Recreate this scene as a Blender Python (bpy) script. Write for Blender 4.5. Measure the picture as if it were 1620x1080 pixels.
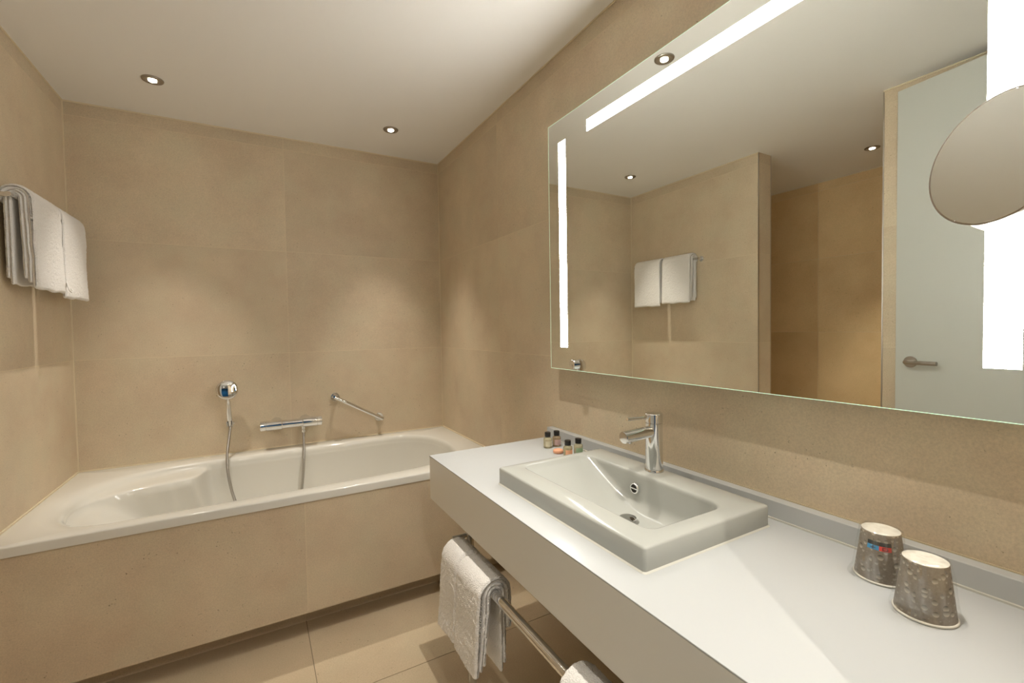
import bpy, math, random
from mathutils import Vector, Matrix, noise as mnoise

random.seed(7)
scene = bpy.context.scene
for o in list(bpy.data.objects):
    bpy.data.objects.remove(o, do_unlink=True)
COL = scene.collection
PI = math.pi

# ------------------------------------------------------------------ camera
CAM = Vector((-1.10355, -2.93807, 1.26803))
YAW, PITCH, ROLL, FPX = -0.51463, -0.02973, -0.01588, 714.178
fwd = Vector((-math.sin(YAW) * math.cos(PITCH), math.cos(YAW) * math.cos(PITCH), math.sin(PITCH)))
rgt = Vector((math.cos(YAW), math.sin(YAW), 0))
upv = rgt.cross(fwd)
r2 = rgt * math.cos(ROLL) + upv * math.sin(ROLL)
u2 = -rgt * math.sin(ROLL) + upv * math.cos(ROLL)
cd = bpy.data.cameras.new('camera')
cd.sensor_fit = 'HORIZONTAL'
cd.sensor_width = 36.0
cd.lens = 36.0 * FPX / 1620.0
cd.clip_start = 0.02
cam = bpy.data.objects.new('camera', cd)
COL.objects.link(cam)
cam.matrix_world = Matrix(((r2.x, u2.x, -fwd.x, CAM.x), (r2.y, u2.y, -fwd.y, CAM.y),
                           (r2.z, u2.z, -fwd.z, CAM.z), (0, 0, 0, 1)))
scene.camera = cam

# ------------------------------------------------------------------ world, exposure
world = bpy.data.worlds.new('world')
scene.world = world
world.use_nodes = True
world.node_tree.nodes['Background'].inputs[0].default_value = (1.0, 0.93, 0.83, 1)
world.node_tree.nodes['Background'].inputs[1].default_value = 0.05
scene.view_settings.view_transform = 'Standard'
scene.view_settings.look = 'None'
scene.view_settings.exposure = 0.0
scene.view_settings.gamma = 1.0
scene.view_settings.use_curve_mapping = False
SPOT_W = 62.0          # watts of one ceiling downlight
STRIP_E = 41.0          # strength of the mirror's light strips
WARM = (1.0, 0.94, 0.84)
BEAM, BLEND = 60.0, 1.0

# ------------------------------------------------------------------ dimensions (metres)
W, H = 1.878, 2.386            # left wall at x = -W, right wall at x = 0, back wall at y = 0
ZT, TB = 0.60, 0.9185          # bath rim height, bath depth from the back wall
ZJ = [-0.0, 0.558, 1.145, 1.732, 2.319, H]   # horizontal tile joints
YF = -2.86                     # entry wall
STUB = -1.150                  # free end of the left wall
STT = 0.136                    # its thickness
XS = -2.938                    # far wall of the shower
XN, YN = -1.677, -1.901        # block beside the door
MX, MY0, MY1, MZ0, MZ1 = -0.052, -1.4043, -2.7818, 1.1032, 2.0751   # mirror glass
KX, KY, KZ, KB = -0.555, -1.3266, 0.798, 0.6365                   # counter front, end, top, bottom


# ------------------------------------------------------------------ materials
def srgb(r, g, b):
    def f(c):
        c /= 255.0
        return c / 12.92 if c <= 0.04045 else ((c + 0.055) / 1.055) ** 2.4
    return (f(r), f(g), f(b), 1.0)


def mat(name, col, rough=0.5, metal=0.0, spec=0.5, coat=0.0, bump=None, emit=None):
    m = bpy.data.materials.new(name)
    m.use_nodes = True
    nt = m.node_tree
    b = nt.nodes['Principled BSDF']
    b.inputs['Base Color'].default_value = col
    b.inputs['Roughness'].default_value = rough
    b.inputs['Metallic'].default_value = metal
    b.inputs['Specular IOR Level'].default_value = spec
    b.inputs['Coat Weight'].default_value = coat
    b.inputs['Coat Roughness'].default_value = 0.04
    if emit:
        b.inputs['Emission Color'].default_value = emit[0]
        b.inputs['Emission Strength'].default_value = emit[1]
    if bump:
        sc, st, dist = bump
        tc = nt.nodes.new('ShaderNodeTexCoord')
        n = nt.nodes.new('ShaderNodeTexNoise')
        n.inputs['Scale'].default_value = sc
        n.inputs['Detail'].default_value = 4
        bp = nt.nodes.new('ShaderNodeBump')
        bp.inputs['Strength'].default_value = st
        bp.inputs['Distance'].default_value = dist
        nt.links.new(tc.outputs['Object'], n.inputs['Vector'])
        nt.links.new(n.outputs['Fac'], bp.inputs['Height'])
        nt.links.new(bp.outputs['Normal'], b.inputs['Normal'])
    return m


def tile_mat(name, c1, c2, c3, pit, rough=0.5):
    """mottled beige stoneware: soft clouds, fine grain and a few dark pits"""
    m = bpy.data.materials.new(name)
    m.use_nodes = True
    nt = m.node_tree
    L = nt.links.new
    b = nt.nodes['Principled BSDF']
    b.inputs['Roughness'].default_value = rough
    b.inputs['Specular IOR Level'].default_value = 0.35
    geo = nt.nodes.new('ShaderNodeNewGeometry')
    oi = nt.nodes.new('ShaderNodeObjectInfo')
    mul = nt.nodes.new('ShaderNodeMath'); mul.operation = 'MULTIPLY'; mul.inputs[1].default_value = 31.0
    L(oi.outputs['Random'], mul.inputs[0])
    add = nt.nodes.new('ShaderNodeVectorMath'); add.operation = 'ADD'
    L(geo.outputs['Position'], add.inputs[0]); L(mul.outputs[0], add.inputs[1])

    def noise(scale, detail, rgh=0.55):
        n = nt.nodes.new('ShaderNodeTexNoise')
        n.inputs['Scale'].default_value = scale
        n.inputs['Detail'].default_value = detail
        n.inputs['Roughness'].default_value = rgh
        L(add.outputs[0], n.inputs['Vector'])
        return n

    def ramp(src, p0, v0, p1, v1):
        r = nt.nodes.new('ShaderNodeMapRange')
        r.inputs[1].default_value = p0; r.inputs[2].default_value = p1
        r.inputs[3].default_value = v0; r.inputs[4].default_value = v1
        L(src, r.inputs[0])
        return r.outputs[0]

    def mix(fac, a, c):
        x = nt.nodes.new('ShaderNodeMix'); x.data_type = 'RGBA'
        if isinstance(fac, float): x.inputs[0].default_value = fac
        else: L(fac, x.inputs[0])
        for i, v in ((6, a), (7, c)):
            if isinstance(v, tuple): x.inputs[i].default_value = v
            else: L(v, x.inputs[i])
        return x.outputs[2]
    clouds = noise(3.2, 5, 0.6)
    col = mix(ramp(clouds.outputs['Fac'], 0.36, 0.0, 0.64, 1.0), c1, c2)
    hue = noise(6.5, 3)
    col = mix(ramp(hue.outputs['Fac'], 0.42, 0.0, 0.72, 0.55), col, c3)
    grain = noise(230, 2, 0.7)
    gr = ramp(grain.outputs['Fac'], 0.3, 0.90, 0.7, 1.08)
    tone = ramp(oi.outputs['Random'], 0.0, 0.965, 1.0, 1.035)
    mm = nt.nodes.new('ShaderNodeMath'); mm.operation = 'MULTIPLY'; L(gr, mm.inputs[0]); L(tone, mm.inputs[1])
    sc = nt.nodes.new('ShaderNodeVectorMath'); sc.operation = 'SCALE'
    L(col, sc.inputs[0]); L(mm.outputs[0], sc.inputs['Scale'])
    spk = noise(120, 2, 0.5)
    sz = noise(9, 2)
    thr = nt.nodes.new('ShaderNodeMath'); thr.operation = 'MULTIPLY'
    L(ramp(spk.outputs['Fac'], 0.69, 0.0, 0.76, 1.0), thr.inputs[0])
    L(ramp(sz.outputs['Fac'], 0.44, 0.0, 0.62, 0.85), thr.inputs[1])
    L(mix(thr.outputs[0], sc.outputs[0], pit), b.inputs['Base Color'])
    bp = nt.nodes.new('ShaderNodeBump'); bp.inputs['Strength'].default_value = 0.12; bp.inputs['Distance'].default_value = 0.001
    L(grain.outputs['Fac'], bp.inputs['Height']); L(bp.outputs['Normal'], b.inputs['Normal'])
    return m


M = {}
M['tile'] = tile_mat('wall_tile', srgb(219, 201, 173), srgb(206, 186, 159), srgb(211, 200, 172), srgb(112, 96, 72))
M['floor'] = tile_mat('floor_tile', srgb(206, 187, 158), srgb(196, 176, 147), srgb(200, 186, 157), srgb(110, 92, 70), 0.45)
M['shower'] = tile_mat('shower_tile', srgb(238, 208, 160), srgb(226, 194, 146), srgb(230, 204, 156), srgb(112, 90, 60))
M['grout'] = mat('grout', srgb(230, 214, 184), 0.8)
M['floor_grout'] = mat('floor_grout', srgb(140, 126, 104), 0.8)
M['sealant'] = mat('sealant', srgb(226, 211, 182), 0.5)
M['seal_dull'] = mat('counter_sealant', srgb(196, 182, 152), 0.5)
M['ceiling'] = mat('ceiling_paint', srgb(243, 240, 235), 0.9, bump=(60, 0.05, 0.002))
M['paint'] = mat('hall_paint', srgb(225, 220, 212), 0.9)
M['blue'] = mat('reflection_blue', srgb(18, 105, 165), 0.7)  # blue picked for its reflection in the chrome
M['door'] = mat('door_laminate', srgb(206, 207, 199), 0.35)
M['acrylic'] = mat('bath_acrylic', srgb(228, 225, 216), 0.10, spec=0.45)
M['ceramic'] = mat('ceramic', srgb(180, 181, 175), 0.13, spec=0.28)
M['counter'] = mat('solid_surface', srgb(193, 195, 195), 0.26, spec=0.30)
M['apron'] = mat('apron_lit_colour', srgb(232, 229, 222), 0.28, spec=0.3)  # counter material again; lighter colour stands in for light on the apron
M['chrome'] = mat('chrome', (0.80, 0.80, 0.80, 1), 0.06, 1.0)
M['hose'] = mat('metal_hose', (0.50, 0.48, 0.45, 1), 0.32, 1.0)
M['steel'] = mat('brushed_steel', (0.50, 0.46, 0.41, 1), 0.30, 1.0)
M['nickel'] = mat('satin_nickel', (0.42, 0.38, 0.33, 1), 0.35, 1.0)
M['mirror'] = mat('silvered_glass', (0.86, 0.88, 0.84, 1), 0.0, 1.0)
M['mirror_box'] = mat('mirror_box', srgb(150, 150, 146), 0.6)
M['strip'] = mat('light_strip', (1, 1, 1, 1), 0.5, emit=((1.0, 1.0, 0.97, 1), STRIP_E))
M['glass_edge'] = mat('lit_glass_edge', srgb(200, 232, 205), 0.2, emit=((0.72, 1.0, 0.78, 1), 0.75))
M['lens'] = mat('downlight_lens', (1, 1, 1, 1), 0.4, emit=((1.0, 0.90, 0.72, 1), 40.0))
M['black'] = mat('black_plastic', srgb(28, 26, 25), 0.35)
M['dark'] = mat('dark_gap', srgb(40, 36, 30), 0.7)
M['soap'] = mat('peach_soap', srgb(244, 178, 140), 0.5)
M['cup_white'] = mat('paper_white', srgb(238, 233, 220), 0.7)
M['grey_seal'] = mat('white_sealant', srgb(202, 200, 190), 0.4)


def towel_mat():
    m = mat('terry_cloth', srgb(250, 246, 241), 0.95, spec=0.1)
    nt = m.node_tree; L = nt.links.new
    b = nt.nodes['Principled BSDF']
    b.inputs['Sheen Weight'].default_value = 0.25
    b.inputs['Sheen Roughness'].default_value = 0.5
    tc = nt.nodes.new('ShaderNodeTexCoord')
    n1 = nt.nodes.new('ShaderNodeTexNoise'); n1.inputs['Scale'].default_value = 420; n1.inputs['Detail'].default_value = 3
    n2 = nt.nodes.new('ShaderNodeTexVoronoi'); n2.inputs['Scale'].default_value = 330
    ad = nt.nodes.new('ShaderNodeMath'); ad.operation = 'ADD'
    bp = nt.nodes.new('ShaderNodeBump'); bp.inputs['Strength'].default_value = 0.8; bp.inputs['Distance'].default_value = 0.0025
    for n in (n1, n2): L(tc.outputs['Object'], n.inputs['Vector'])
    L(n1.outputs['Fac'], ad.inputs[0]); L(n2.outputs['Distance'], ad.inputs[1])
    L(ad.outputs[0], bp.inputs['Height']); L(bp.outputs['Normal'], b.inputs['Normal'])
    return m


M['towel'] = towel_mat()


def liquid_mat(name, col):
    m = mat(name, col, 0.06, spec=0.5)
    b = m.node_tree.nodes['Principled BSDF']
    b.inputs['Transmission Weight'].default_value = 0.6
    b.inputs['IOR'].default_value = 1.4
    return m


def film_mat():
    m = bpy.data.materials.new('clear_film')
    m.use_nodes = True
    nt = m.node_tree; L = nt.links.new
    out = nt.nodes['Material Output']
    nt.nodes.remove(nt.nodes['Principled BSDF'])
    tr = nt.nodes.new('ShaderNodeBsdfTransparent')
    gl = nt.nodes.new('ShaderNodeBsdfGlossy'); gl.inputs['Roughness'].default_value = 0.12
    mx = nt.nodes.new('ShaderNodeMixShader')
    tc = nt.nodes.new('ShaderNodeTexCoord')
    mp = nt.nodes.new('ShaderNodeMapping'); mp.inputs['Scale'].default_value = (60, 60, 12)
    n = nt.nodes.new('ShaderNodeTexNoise'); n.inputs['Scale'].default_value = 1.0; n.inputs['Detail'].default_value = 3
    r = nt.nodes.new('ShaderNodeMapRange'); r.inputs[1].default_value = 0.42; r.inputs[2].default_value = 0.72
    r.inputs[3].default_value = 0.06; r.inputs[4].default_value = 0.34
    bp = nt.nodes.new('ShaderNodeBump'); bp.inputs['Strength'].default_value = 0.5; bp.inputs['Distance'].default_value = 0.003
    L(tc.outputs['Object'], mp.inputs['Vector']); L(mp.outputs[0], n.inputs['Vector'])
    L(n.outputs['Fac'], r.inputs[0]); L(r.outputs[0], mx.inputs[0])
    L(n.outputs['Fac'], bp.inputs['Height']); L(bp.outputs['Normal'], gl.inputs['Normal'])
    L(tr.outputs[0], mx.inputs[1]); L(gl.outputs[0], mx.inputs[2]); L(mx.outputs[0], out.inputs['Surface'])
    return m


def cup_mat(seed):
    """grey-brown paper printed with water drops (flat print)"""
    m = mat('printed_paper', srgb(128, 116, 102), 0.6)
    nt = m.node_tree; L = nt.links.new
    b = nt.nodes['Principled BSDF']
    tc = nt.nodes.new('ShaderNodeTexCoord')
    mp = nt.nodes.new('ShaderNodeMapping'); mp.inputs['Location'].default_value = (seed, seed * 0.7, 0)
    sx = nt.nodes.new('ShaderNodeSeparateXYZ'); L(tc.outputs['Object'], sx.inputs[0])
    at = nt.nodes.new('ShaderNodeMath'); at.operation = 'ARCTAN2'; L(sx.outputs[1], at.inputs[0]); L(sx.outputs[0], at.inputs[1])
    ml = nt.nodes.new('ShaderNodeMath'); ml.operation = 'MULTIPLY'; ml.inputs[1].default_value = 0.034; L(at.outputs[0], ml.inputs[0])
    cb = nt.nodes.new('ShaderNodeCombineXYZ'); L(ml.outputs[0], cb.inputs[0]); L(sx.outputs[2], cb.inputs[1])
    L(cb.outputs[0], mp.inputs['Vector'])
    v = nt.nodes.new('ShaderNodeTexVoronoi'); v.voronoi_dimensions = '2D'; v.inputs['Scale'].default_value = 84; v.inputs['Randomness'].default_value = 0.9
    L(mp.outputs[0], v.inputs['Vector'])
    sub = nt.nodes.new('ShaderNodeVectorMath'); sub.operation = 'SUBTRACT'
    L(mp.outputs[0], sub.inputs[0]); L(v.outputs['Position'], sub.inputs[1])
    sep = nt.nodes.new('ShaderNodeSeparateXYZ'); L(sub.outputs[0], sep.inputs[0])
    rs = nt.nodes.new('ShaderNodeSeparateColor'); L(v.outputs['Color'], rs.inputs[0])
    rad = nt.nodes.new('ShaderNodeMapRange'); rad.inputs[3].default_value = 0.05; rad.inputs[4].default_value = 0.42
    L(rs.outputs[0], rad.inputs[0])
    lt = nt.nodes.new('ShaderNodeMath'); lt.operation = 'LESS_THAN'
    L(v.outputs['Distance'], lt.inputs[0]); L(rad.outputs[0], lt.inputs[1])
    g = nt.nodes.new('ShaderNodeMapRange'); g.inputs[1].default_value = -0.003; g.inputs[2].default_value = 0.0035
    L(sep.outputs[1], g.inputs[0])
    drop = nt.nodes.new('ShaderNodeMix'); drop.data_type = 'RGBA'
    drop.inputs[6].default_value = srgb(205, 194, 176); drop.inputs[7].default_value = srgb(84, 74, 62)
    L(g.outputs[0], drop.inputs[0])
    n = nt.nodes.new('ShaderNodeTexNoise'); n.inputs['Scale'].default_value = 260; n.inputs['Detail'].default_value = 2
    L(mp.outputs[0], n.inputs['Vector'])
    base = nt.nodes.new('ShaderNodeMix'); base.data_type = 'RGBA'
    base.inputs[6].default_value = srgb(122, 110, 96); base.inputs[7].default_value = srgb(158, 146, 130)
    L(n.outputs['Fac'], base.inputs[0])
    fin = nt.nodes.new('ShaderNodeMix'); fin.data_type = 'RGBA'
    L(lt.outputs[0], fin.inputs[0]); L(base.outputs[2], fin.inputs[6]); L(drop.outputs[2], fin.inputs[7])
    L(fin.outputs[2], b.inputs['Base Color'])
    return m


M['film'] = film_mat()

# ------------------------------------------------------------------ mesh helpers
LOC = {}


def base_of(parent):
    p = Vector((0, 0, 0))
    while parent is not None:
        p += Vector(parent.location)
        parent = parent.parent
    return p


def mk(name, V, F, material, parent=None, smooth=False, bevel=0.0, origin=None, segs=2, sharp=None):
    """one mesh object; V are world coordinates"""
    org = base_of(parent) if parent is not None else Vector(origin or (0, 0, 0))
    me = bpy.data.meshes.new(name)
    me.from_pydata([tuple(Vector(v) - org) for v in V], [], F)
    me.materials.append(M[material] if isinstance(material, str) else material)
    if smooth:
        me.polygons.foreach_set('use_smooth', [True] * len(me.polygons))
        if sharp is not None:
            me.set_sharp_from_angle(angle=math.radians(sharp))
    me.update()
    o = bpy.data.objects.new(name, me)
    COL.objects.link(o)
    if parent is not None:
        o.parent = parent
    else:
        o.location = org
    if bevel:
        b = o.modifiers.new('bevel', 'BEVEL'); b.width = bevel; b.segments = segs; b.limit_method = 'ANGLE'
    return o


def box(x0, x1, y0, y1, z0, z1):
    x0, x1 = min(x0, x1), max(x0, x1); y0, y1 = min(y0, y1), max(y0, y1); z0, z1 = min(z0, z1), max(z0, z1)
    V = [(x0, y0, z0), (x1, y0, z0), (x1, y1, z0), (x0, y1, z0), (x0, y0, z1), (x1, y0, z1), (x1, y1, z1), (x0, y1, z1)]
    F = [(0, 3, 2, 1), (4, 5, 6, 7), (0, 1, 5, 4), (1, 2, 6, 5), (2, 3, 7, 6), (3, 0, 4, 7)]
    return V, F


def join(*parts):
    V, F = [], []
    for v, f in parts:
        n = len(V); V += list(v); F += [tuple(i + n for i in q) for q in f]
    return V, F


def lathe(profile, center, axis=(0, 0, 1), n=32):
    """profile: list of (radius, distance along the axis)"""
    a = Vector(axis).normalized()
    e1 = a.orthogonal().normalized(); e2 = a.cross(e1)
    V, F = [], []
    c = Vector(center)
    for r, h in profile:
        for k in range(n):
            t = 2 * PI * k / n
            V.append(tuple(c + a * h + (e1 * math.cos(t) + e2 * math.sin(t)) * max(r, 1e-5)))
    for i in range(len(profile) - 1):
        for k in range(n):
            k2 = (k + 1) % n
            F.append((i * n + k, i * n + k2, (i + 1) * n + k2, (i + 1) * n + k))
    F.append(tuple(range(n - 1, -1, -1)))
    F.append(tuple(range((len(profile) - 1) * n, len(profile) * n)))
    return V, F


def catmull(pts, per=8, closed=False):
    P = [Vector(p) for p in pts]; out = []; n = len(P)
    rng = range(n) if closed else range(n - 1)
    for i in rng:
        if closed: p0, p1, p2, p3 = P[i - 1], P[i], P[(i + 1) % n], P[(i + 2) % n]
        else: p0, p1, p2, p3 = P[max(i - 1, 0)], P[i], P[i + 1], P[min(i + 2, n - 1)]
        for k in range(per):
            t = k / per
            out.append(0.5 * ((2 * p1) + (p2 - p0) * t + (2 * p0 - 5 * p1 + 4 * p2 - p3) * t * t + (3 * p1 - p0 - 3 * p2 + p3) * t ** 3))
    if not closed: out.append(P[-1])
    return out


def tube(path, r, n=12, cap=True):
    P = [Vector(p) for p in path]
    V, F = [], []
    t0 = (P[1] - P[0]).normalized(); e1 = t0.orthogonal().normalized()
    for i, p in enumerate(P):
        t = (P[min(i + 1, len(P) - 1)] - P[max(i - 1, 0)]).normalized()
        e1 = (e1 - t * e1.dot(t)).normalized(); e2 = t.cross(e1)
        rr = r[i] if isinstance(r, (list, tuple)) else r
        for k in range(n):
            a = 2 * PI * k / n
            V.append(tuple(p + (e1 * math.cos(a) + e2 * math.sin(a)) * rr))
    for i in range(len(P) - 1):
        for k in range(n):
            k2 = (k + 1) % n
            F.append((i * n + k, i * n + k2, (i + 1) * n + k2, (i + 1) * n + k))
    if cap:
        F.append(tuple(range(n - 1, -1, -1)))
        F.append(tuple(range((len(P) - 1) * n, len(P) * n)))
    return V, F


def tag(o, label=None, cat=None, group=None, kind=None):
    if label: o['label'] = label
    if cat: o['category'] = cat
    if group: o['group'] = group
    if kind: o['kind'] = kind
    return o


def thing(name, loc, label, cat, group=None):
    o = bpy.data.objects.new(name, None)
    o.empty_display_size = 0.05
    COL.objects.link(o); o.location = loc
    return tag(o, label, cat, group)


def struct(name, VF, material, label, cat, parent=None):
    o = mk(name, VF[0], VF[1], material, parent)
    return tag(o, label, cat, kind='structure')


# ------------------------------------------------------------------ tiles
TT, G = 0.006, 0.0007        # tile thickness, half a joint


def tiles(parent, axis, plane, sgn, a_cuts, z_cuts, material='tile'):
    """tiles on a wall; axis: the wall's normal axis ('x' or 'y'); plane: finished face; sgn: side the room is on"""
    for i in range(len(a_cuts) - 1):
        for j in range(len(z_cuts) - 1):
            a0, a1 = sorted((a_cuts[i], a_cuts[i + 1])); z0, z1 = z_cuts[j], z_cuts[j + 1]
            if axis == 'y': vf = box(a0 + G, a1 - G, plane, plane - sgn * TT, z0 + G, z1 - G)
            else: vf = box(plane, plane - sgn * TT, a0 + G, a1 - G, z0 + G, z1 - G)
            mk('tile', vf[0], vf[1], material, parent)


B = 0.0003                    # grout lies this far behind the tile face
# back wall
wb = struct('wall_back', box(XS - 0.1, 0.1, B, 0.14, -0.1, H + 0.1), 'grout', 'beige tiled wall behind the bathtub', 'wall')
tiles(wb, 'y', 0, -1, [-W, -0.94, 0.0], ZJ)
tiles(wb, 'y', 0, -1, [XS, -W - STT], ZJ)
# right wall
wr = struct('wall_right', box(B, 0.14, YF - 0.12, B, -0.1, H + 0.1), 'grout', 'beige tiled wall carrying the lit mirror and counter', 'wall')
tiles(wr, 'x', 0, -1, [0.0, -0.858, YF], ZJ)
# left wall: a slab with a free end, shower behind it
wl = struct('wall_left', box(-W - B, -W - STT + B, STUB + B, 0.0, -0.05, H + 0.05), 'grout', 'beige tiled wall slab at the end of the bathtub, towel rail on it', 'wall')
tiles(wl, 'x', -W, 1, [0.0, STUB], ZJ)
tiles(wl, 'y', STUB, -1, [-W - STT, -W], ZJ)
tiles(wl, 'x', -W - STT, -1, [0.0, STUB], ZJ)
mk('corner_profile', *box(-W - 0.004, -W + 0.0015, STUB - 0.0015, STUB + 0.004, 0.0, H), 'steel', wl)
mk('corner_profile', *box(-W - STT - 0.0015, -W - STT + 0.004, STUB - 0.0015, STUB + 0.004, 0.0, H), 'steel', wl)
# shower far wall
ws = struct('wall_shower', box(XS - 0.14, XS - B, YN - 0.1, 0.1, -0.1, H + 0.1), 'grout', 'brownish beige tiled far wall of the shower recess', 'wall')
tiles(ws, 'x', XS, 1, [0.0, -0.984, YN], [0, 0.61, 1.197, 1.784, 2.319, H], 'shower')
# block between the shower and the entry
wd = struct('wall_door_side', box(XS, XN - B, YN - B, YF - 0.12, -0.05, H + 0.05), 'grout', 'beige tiled wall behind the open white door', 'wall')
tiles(wd, 'x', XN, 1, [YN, YF], ZJ)
tiles(wd, 'y', YN, 1, [XS, -2.30, XN], ZJ)
mk('corner_profile', *box(XN - 0.004, XN + 0.0015, YN - 0.004, YN + 0.0015, 0.0, H), 'steel', wd)
# entry wall with the doorway
DX0, DX1, DZ = -1.52, -0.56, 2.345
we = struct('wall_entry', join(box(DX1, 0.1, YF - B, YF - 0.12, -0.05, H + 0.05), box(XN - 0.1, DX0, YF - B, YF - 0.12, -0.05, H + 0.05),
                               box(DX0, DX1, YF - B, YF - 0.12, DZ, H + 0.05)), 'grout', 'tiled entry wall with the doorway', 'wall')
tiles(we, 'y', YF, 1, [DX1, 0.0], ZJ)
tiles(we, 'y', YF, 1, [XN, DX0], ZJ)
tiles(we, 'y', YF, 1, [DX0, DX1], [DZ, H])
# floor
fl = struct('floor', box(XS - 0.1, 0.1, YF - 0.12, 0.1, -0.12, -0.0012), 'floor_grout', 'beige stone tile floor', 'floor')
xc = [XS, -2.149, -0.949, 0.0]
yc = [0.0, -0.70, -1.30, -1.90, -2.50, YF - 0.12]
for i in range(len(xc) - 1):
    for j in range(len(yc) - 1):
        mk('tile', *box(xc[i] + 0.0016, xc[i + 1] - 0.0016, yc[j + 1] + 0.0016, yc[j] - 0.0016, -0.008, 0.0), 'floor', fl)
# ceiling, one slab also over the hall
ce = struct('ceiling', box(XS - 0.14, 0.14, -4.9, 0.14, H, H + 0.12), 'ceiling', 'smooth off-white painted ceiling with downlights', 'ceiling')
# sealant lines
def seal(parent, *b): mk('sealant', *box(*b), 'sealant', parent)
seal(wb, -W, 0, -0.004, 0.0, H - 0.006, H)
seal(wl, -W, -W + 0.004, STUB, 0.0, H - 0.006, H)
seal(wr, -0.004, 0.0, YF, 0.0, H - 0.004, H)
seal(wl, -W, -W + 0.005, -0.005, 0.0, ZT, H)
seal(wr, -0.003, 0.0, -0.003, 0.0, ZT, H)
seal(ws, XS, XS + 0.004, YN, 0.0, H - 0.005, H)
seal(wd, XN, XN + 0.004, YF, YN, H - 0.006, H)
# hall outside the doorway
hall = struct('wall_hall', join(box(-2.7, -2.6, -4.9, YF - 0.12, -0.1, H + 0.05), box(0.5, 0.6, -4.9, YF - 0.12, -0.1, H + 0.05)), 'paint', 'plain white hall walls outside the doorway', 'wall')
struct('wall_hall_end', box(-2.7, 0.6, -4.9, -4.8, -0.1, H + 0.05), 'blue', 'unseen hall end wall, blue added for the shower head reflection', 'wall')  # out of view; blue added so the shower head reflects it
struct('floor_hall', box(-2.7, 0.6, -4.9, YF - 0.12, -0.12, 0.0), 'floor', 'hall floor outside the doorway', 'floor')
# door frame and open leaf
tr = struct('trim_1', join(box(DX0 - 0.0, DX0 + 0.012, YF + 0.004, YF - 0.125, 0, DZ), box(DX1 - 0.012, DX1, YF + 0.004, YF - 0.125, 0, DZ),
                           box(DX0, DX1, YF + 0.004, YF - 0.125, DZ - 0.012, DZ)), 'door', 'slim white door lining of the doorway', 'trim')
fe = Vector((-1.636, -1.971, 0)); dd = Vector((0.1476, -0.989, 0)).normalized(); nn = Vector((dd.y, -dd.x, 0))  # nn: towards the wall
if nn.x > 0: nn = -nn
LW, LT, LZ0, LZ1 = 0.865, 0.04, 0.008, 2.34
def dpt(a, b, z): return tuple(fe + dd * a + nn * b + Vector((0, 0, z)))
V = [dpt(0, 0, LZ0), dpt(LW, 0, LZ0), dpt(LW, LT, LZ0), dpt(0, LT, LZ0), dpt(0, 0, LZ1), dpt(LW, 0, LZ1), dpt(LW, LT, LZ1), dpt(0, LT, LZ1)]
leaf = mk('door_1', V, box(0, 1, 0, 1, 0, 1)[1], 'door', None, bevel=0.0015, origin=dpt(LW, 0.02, 0))
tag(leaf, 'white flush door leaf standing open, seen in the mirror', 'door', kind='structure')
hc = Vector(dpt(0.062, 0, 1.083))
hd = mk('door_handle', *lathe([(0.026, 0.0), (0.026, 0.006), (0.024, 0.008)], hc, -nn), 'nickel', leaf, smooth=True, sharp=40)
mk('lever', *tube(catmull([hc - nn * 0.006, hc - nn * 0.040, hc - nn * 0.048 + dd * 0.010, hc - nn * 0.049 + dd * 0.03, hc - nn * 0.049 + dd * 0.12], 6), 0.0095), 'nickel', hd, smooth=True, sharp=50)
for zz in (0.25, 1.2, 2.1):
    mk('hinge', *tube([dpt(LW + 0.006, 0.006, zz - 0.04), dpt(LW + 0.006, 0.006, zz + 0.04)], 0.007, 10), 'nickel', leaf, smooth=True, sharp=50)

# ------------------------------------------------------------------ bathtub surround
PT = ZT - 0.034
bp_ = struct('wall_bath_front', box(-W, 0.0, -TB + 0.004 + B, -TB + 0.09, 0.108, PT), 'grout', 'beige tiled front panel under the bathtub rim', 'bath panel')
for x0, x1 in ((-W, -0.950), (-0.950, 0.0)):
    mk('tile', *box(x0 + G, x1 - G, -TB + 0.004, -TB + 0.004 + TT, 0.108, PT - 0.002), 'tile', bp_)
    mk('tile', *box(x0 + G, x1 - G, -TB + 0.004, -TB + 0.09, 0.102, 0.108), 'tile', bp_)
bb = struct('baseboard_bath', box(-W, 0.0, -0.79, -0.74, 0.0, 0.12), 'grout', 'recessed tiled toe kick under the bath panel', 'toe kick')
for x0, x1 in ((-W, -0.950), (-0.950, 0.0)):
    mk('tile', *box(x0 + G, x1 - G, -0.796, -0.79, 0.0, 0.118), 'tile', bb)


# ------------------------------------------------------------------ bathtub
def sstep(a, b, x):
    t = min(1, max(0, (x - a) / (b - a))); return t * t * (3 - 2 * t)


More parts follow.
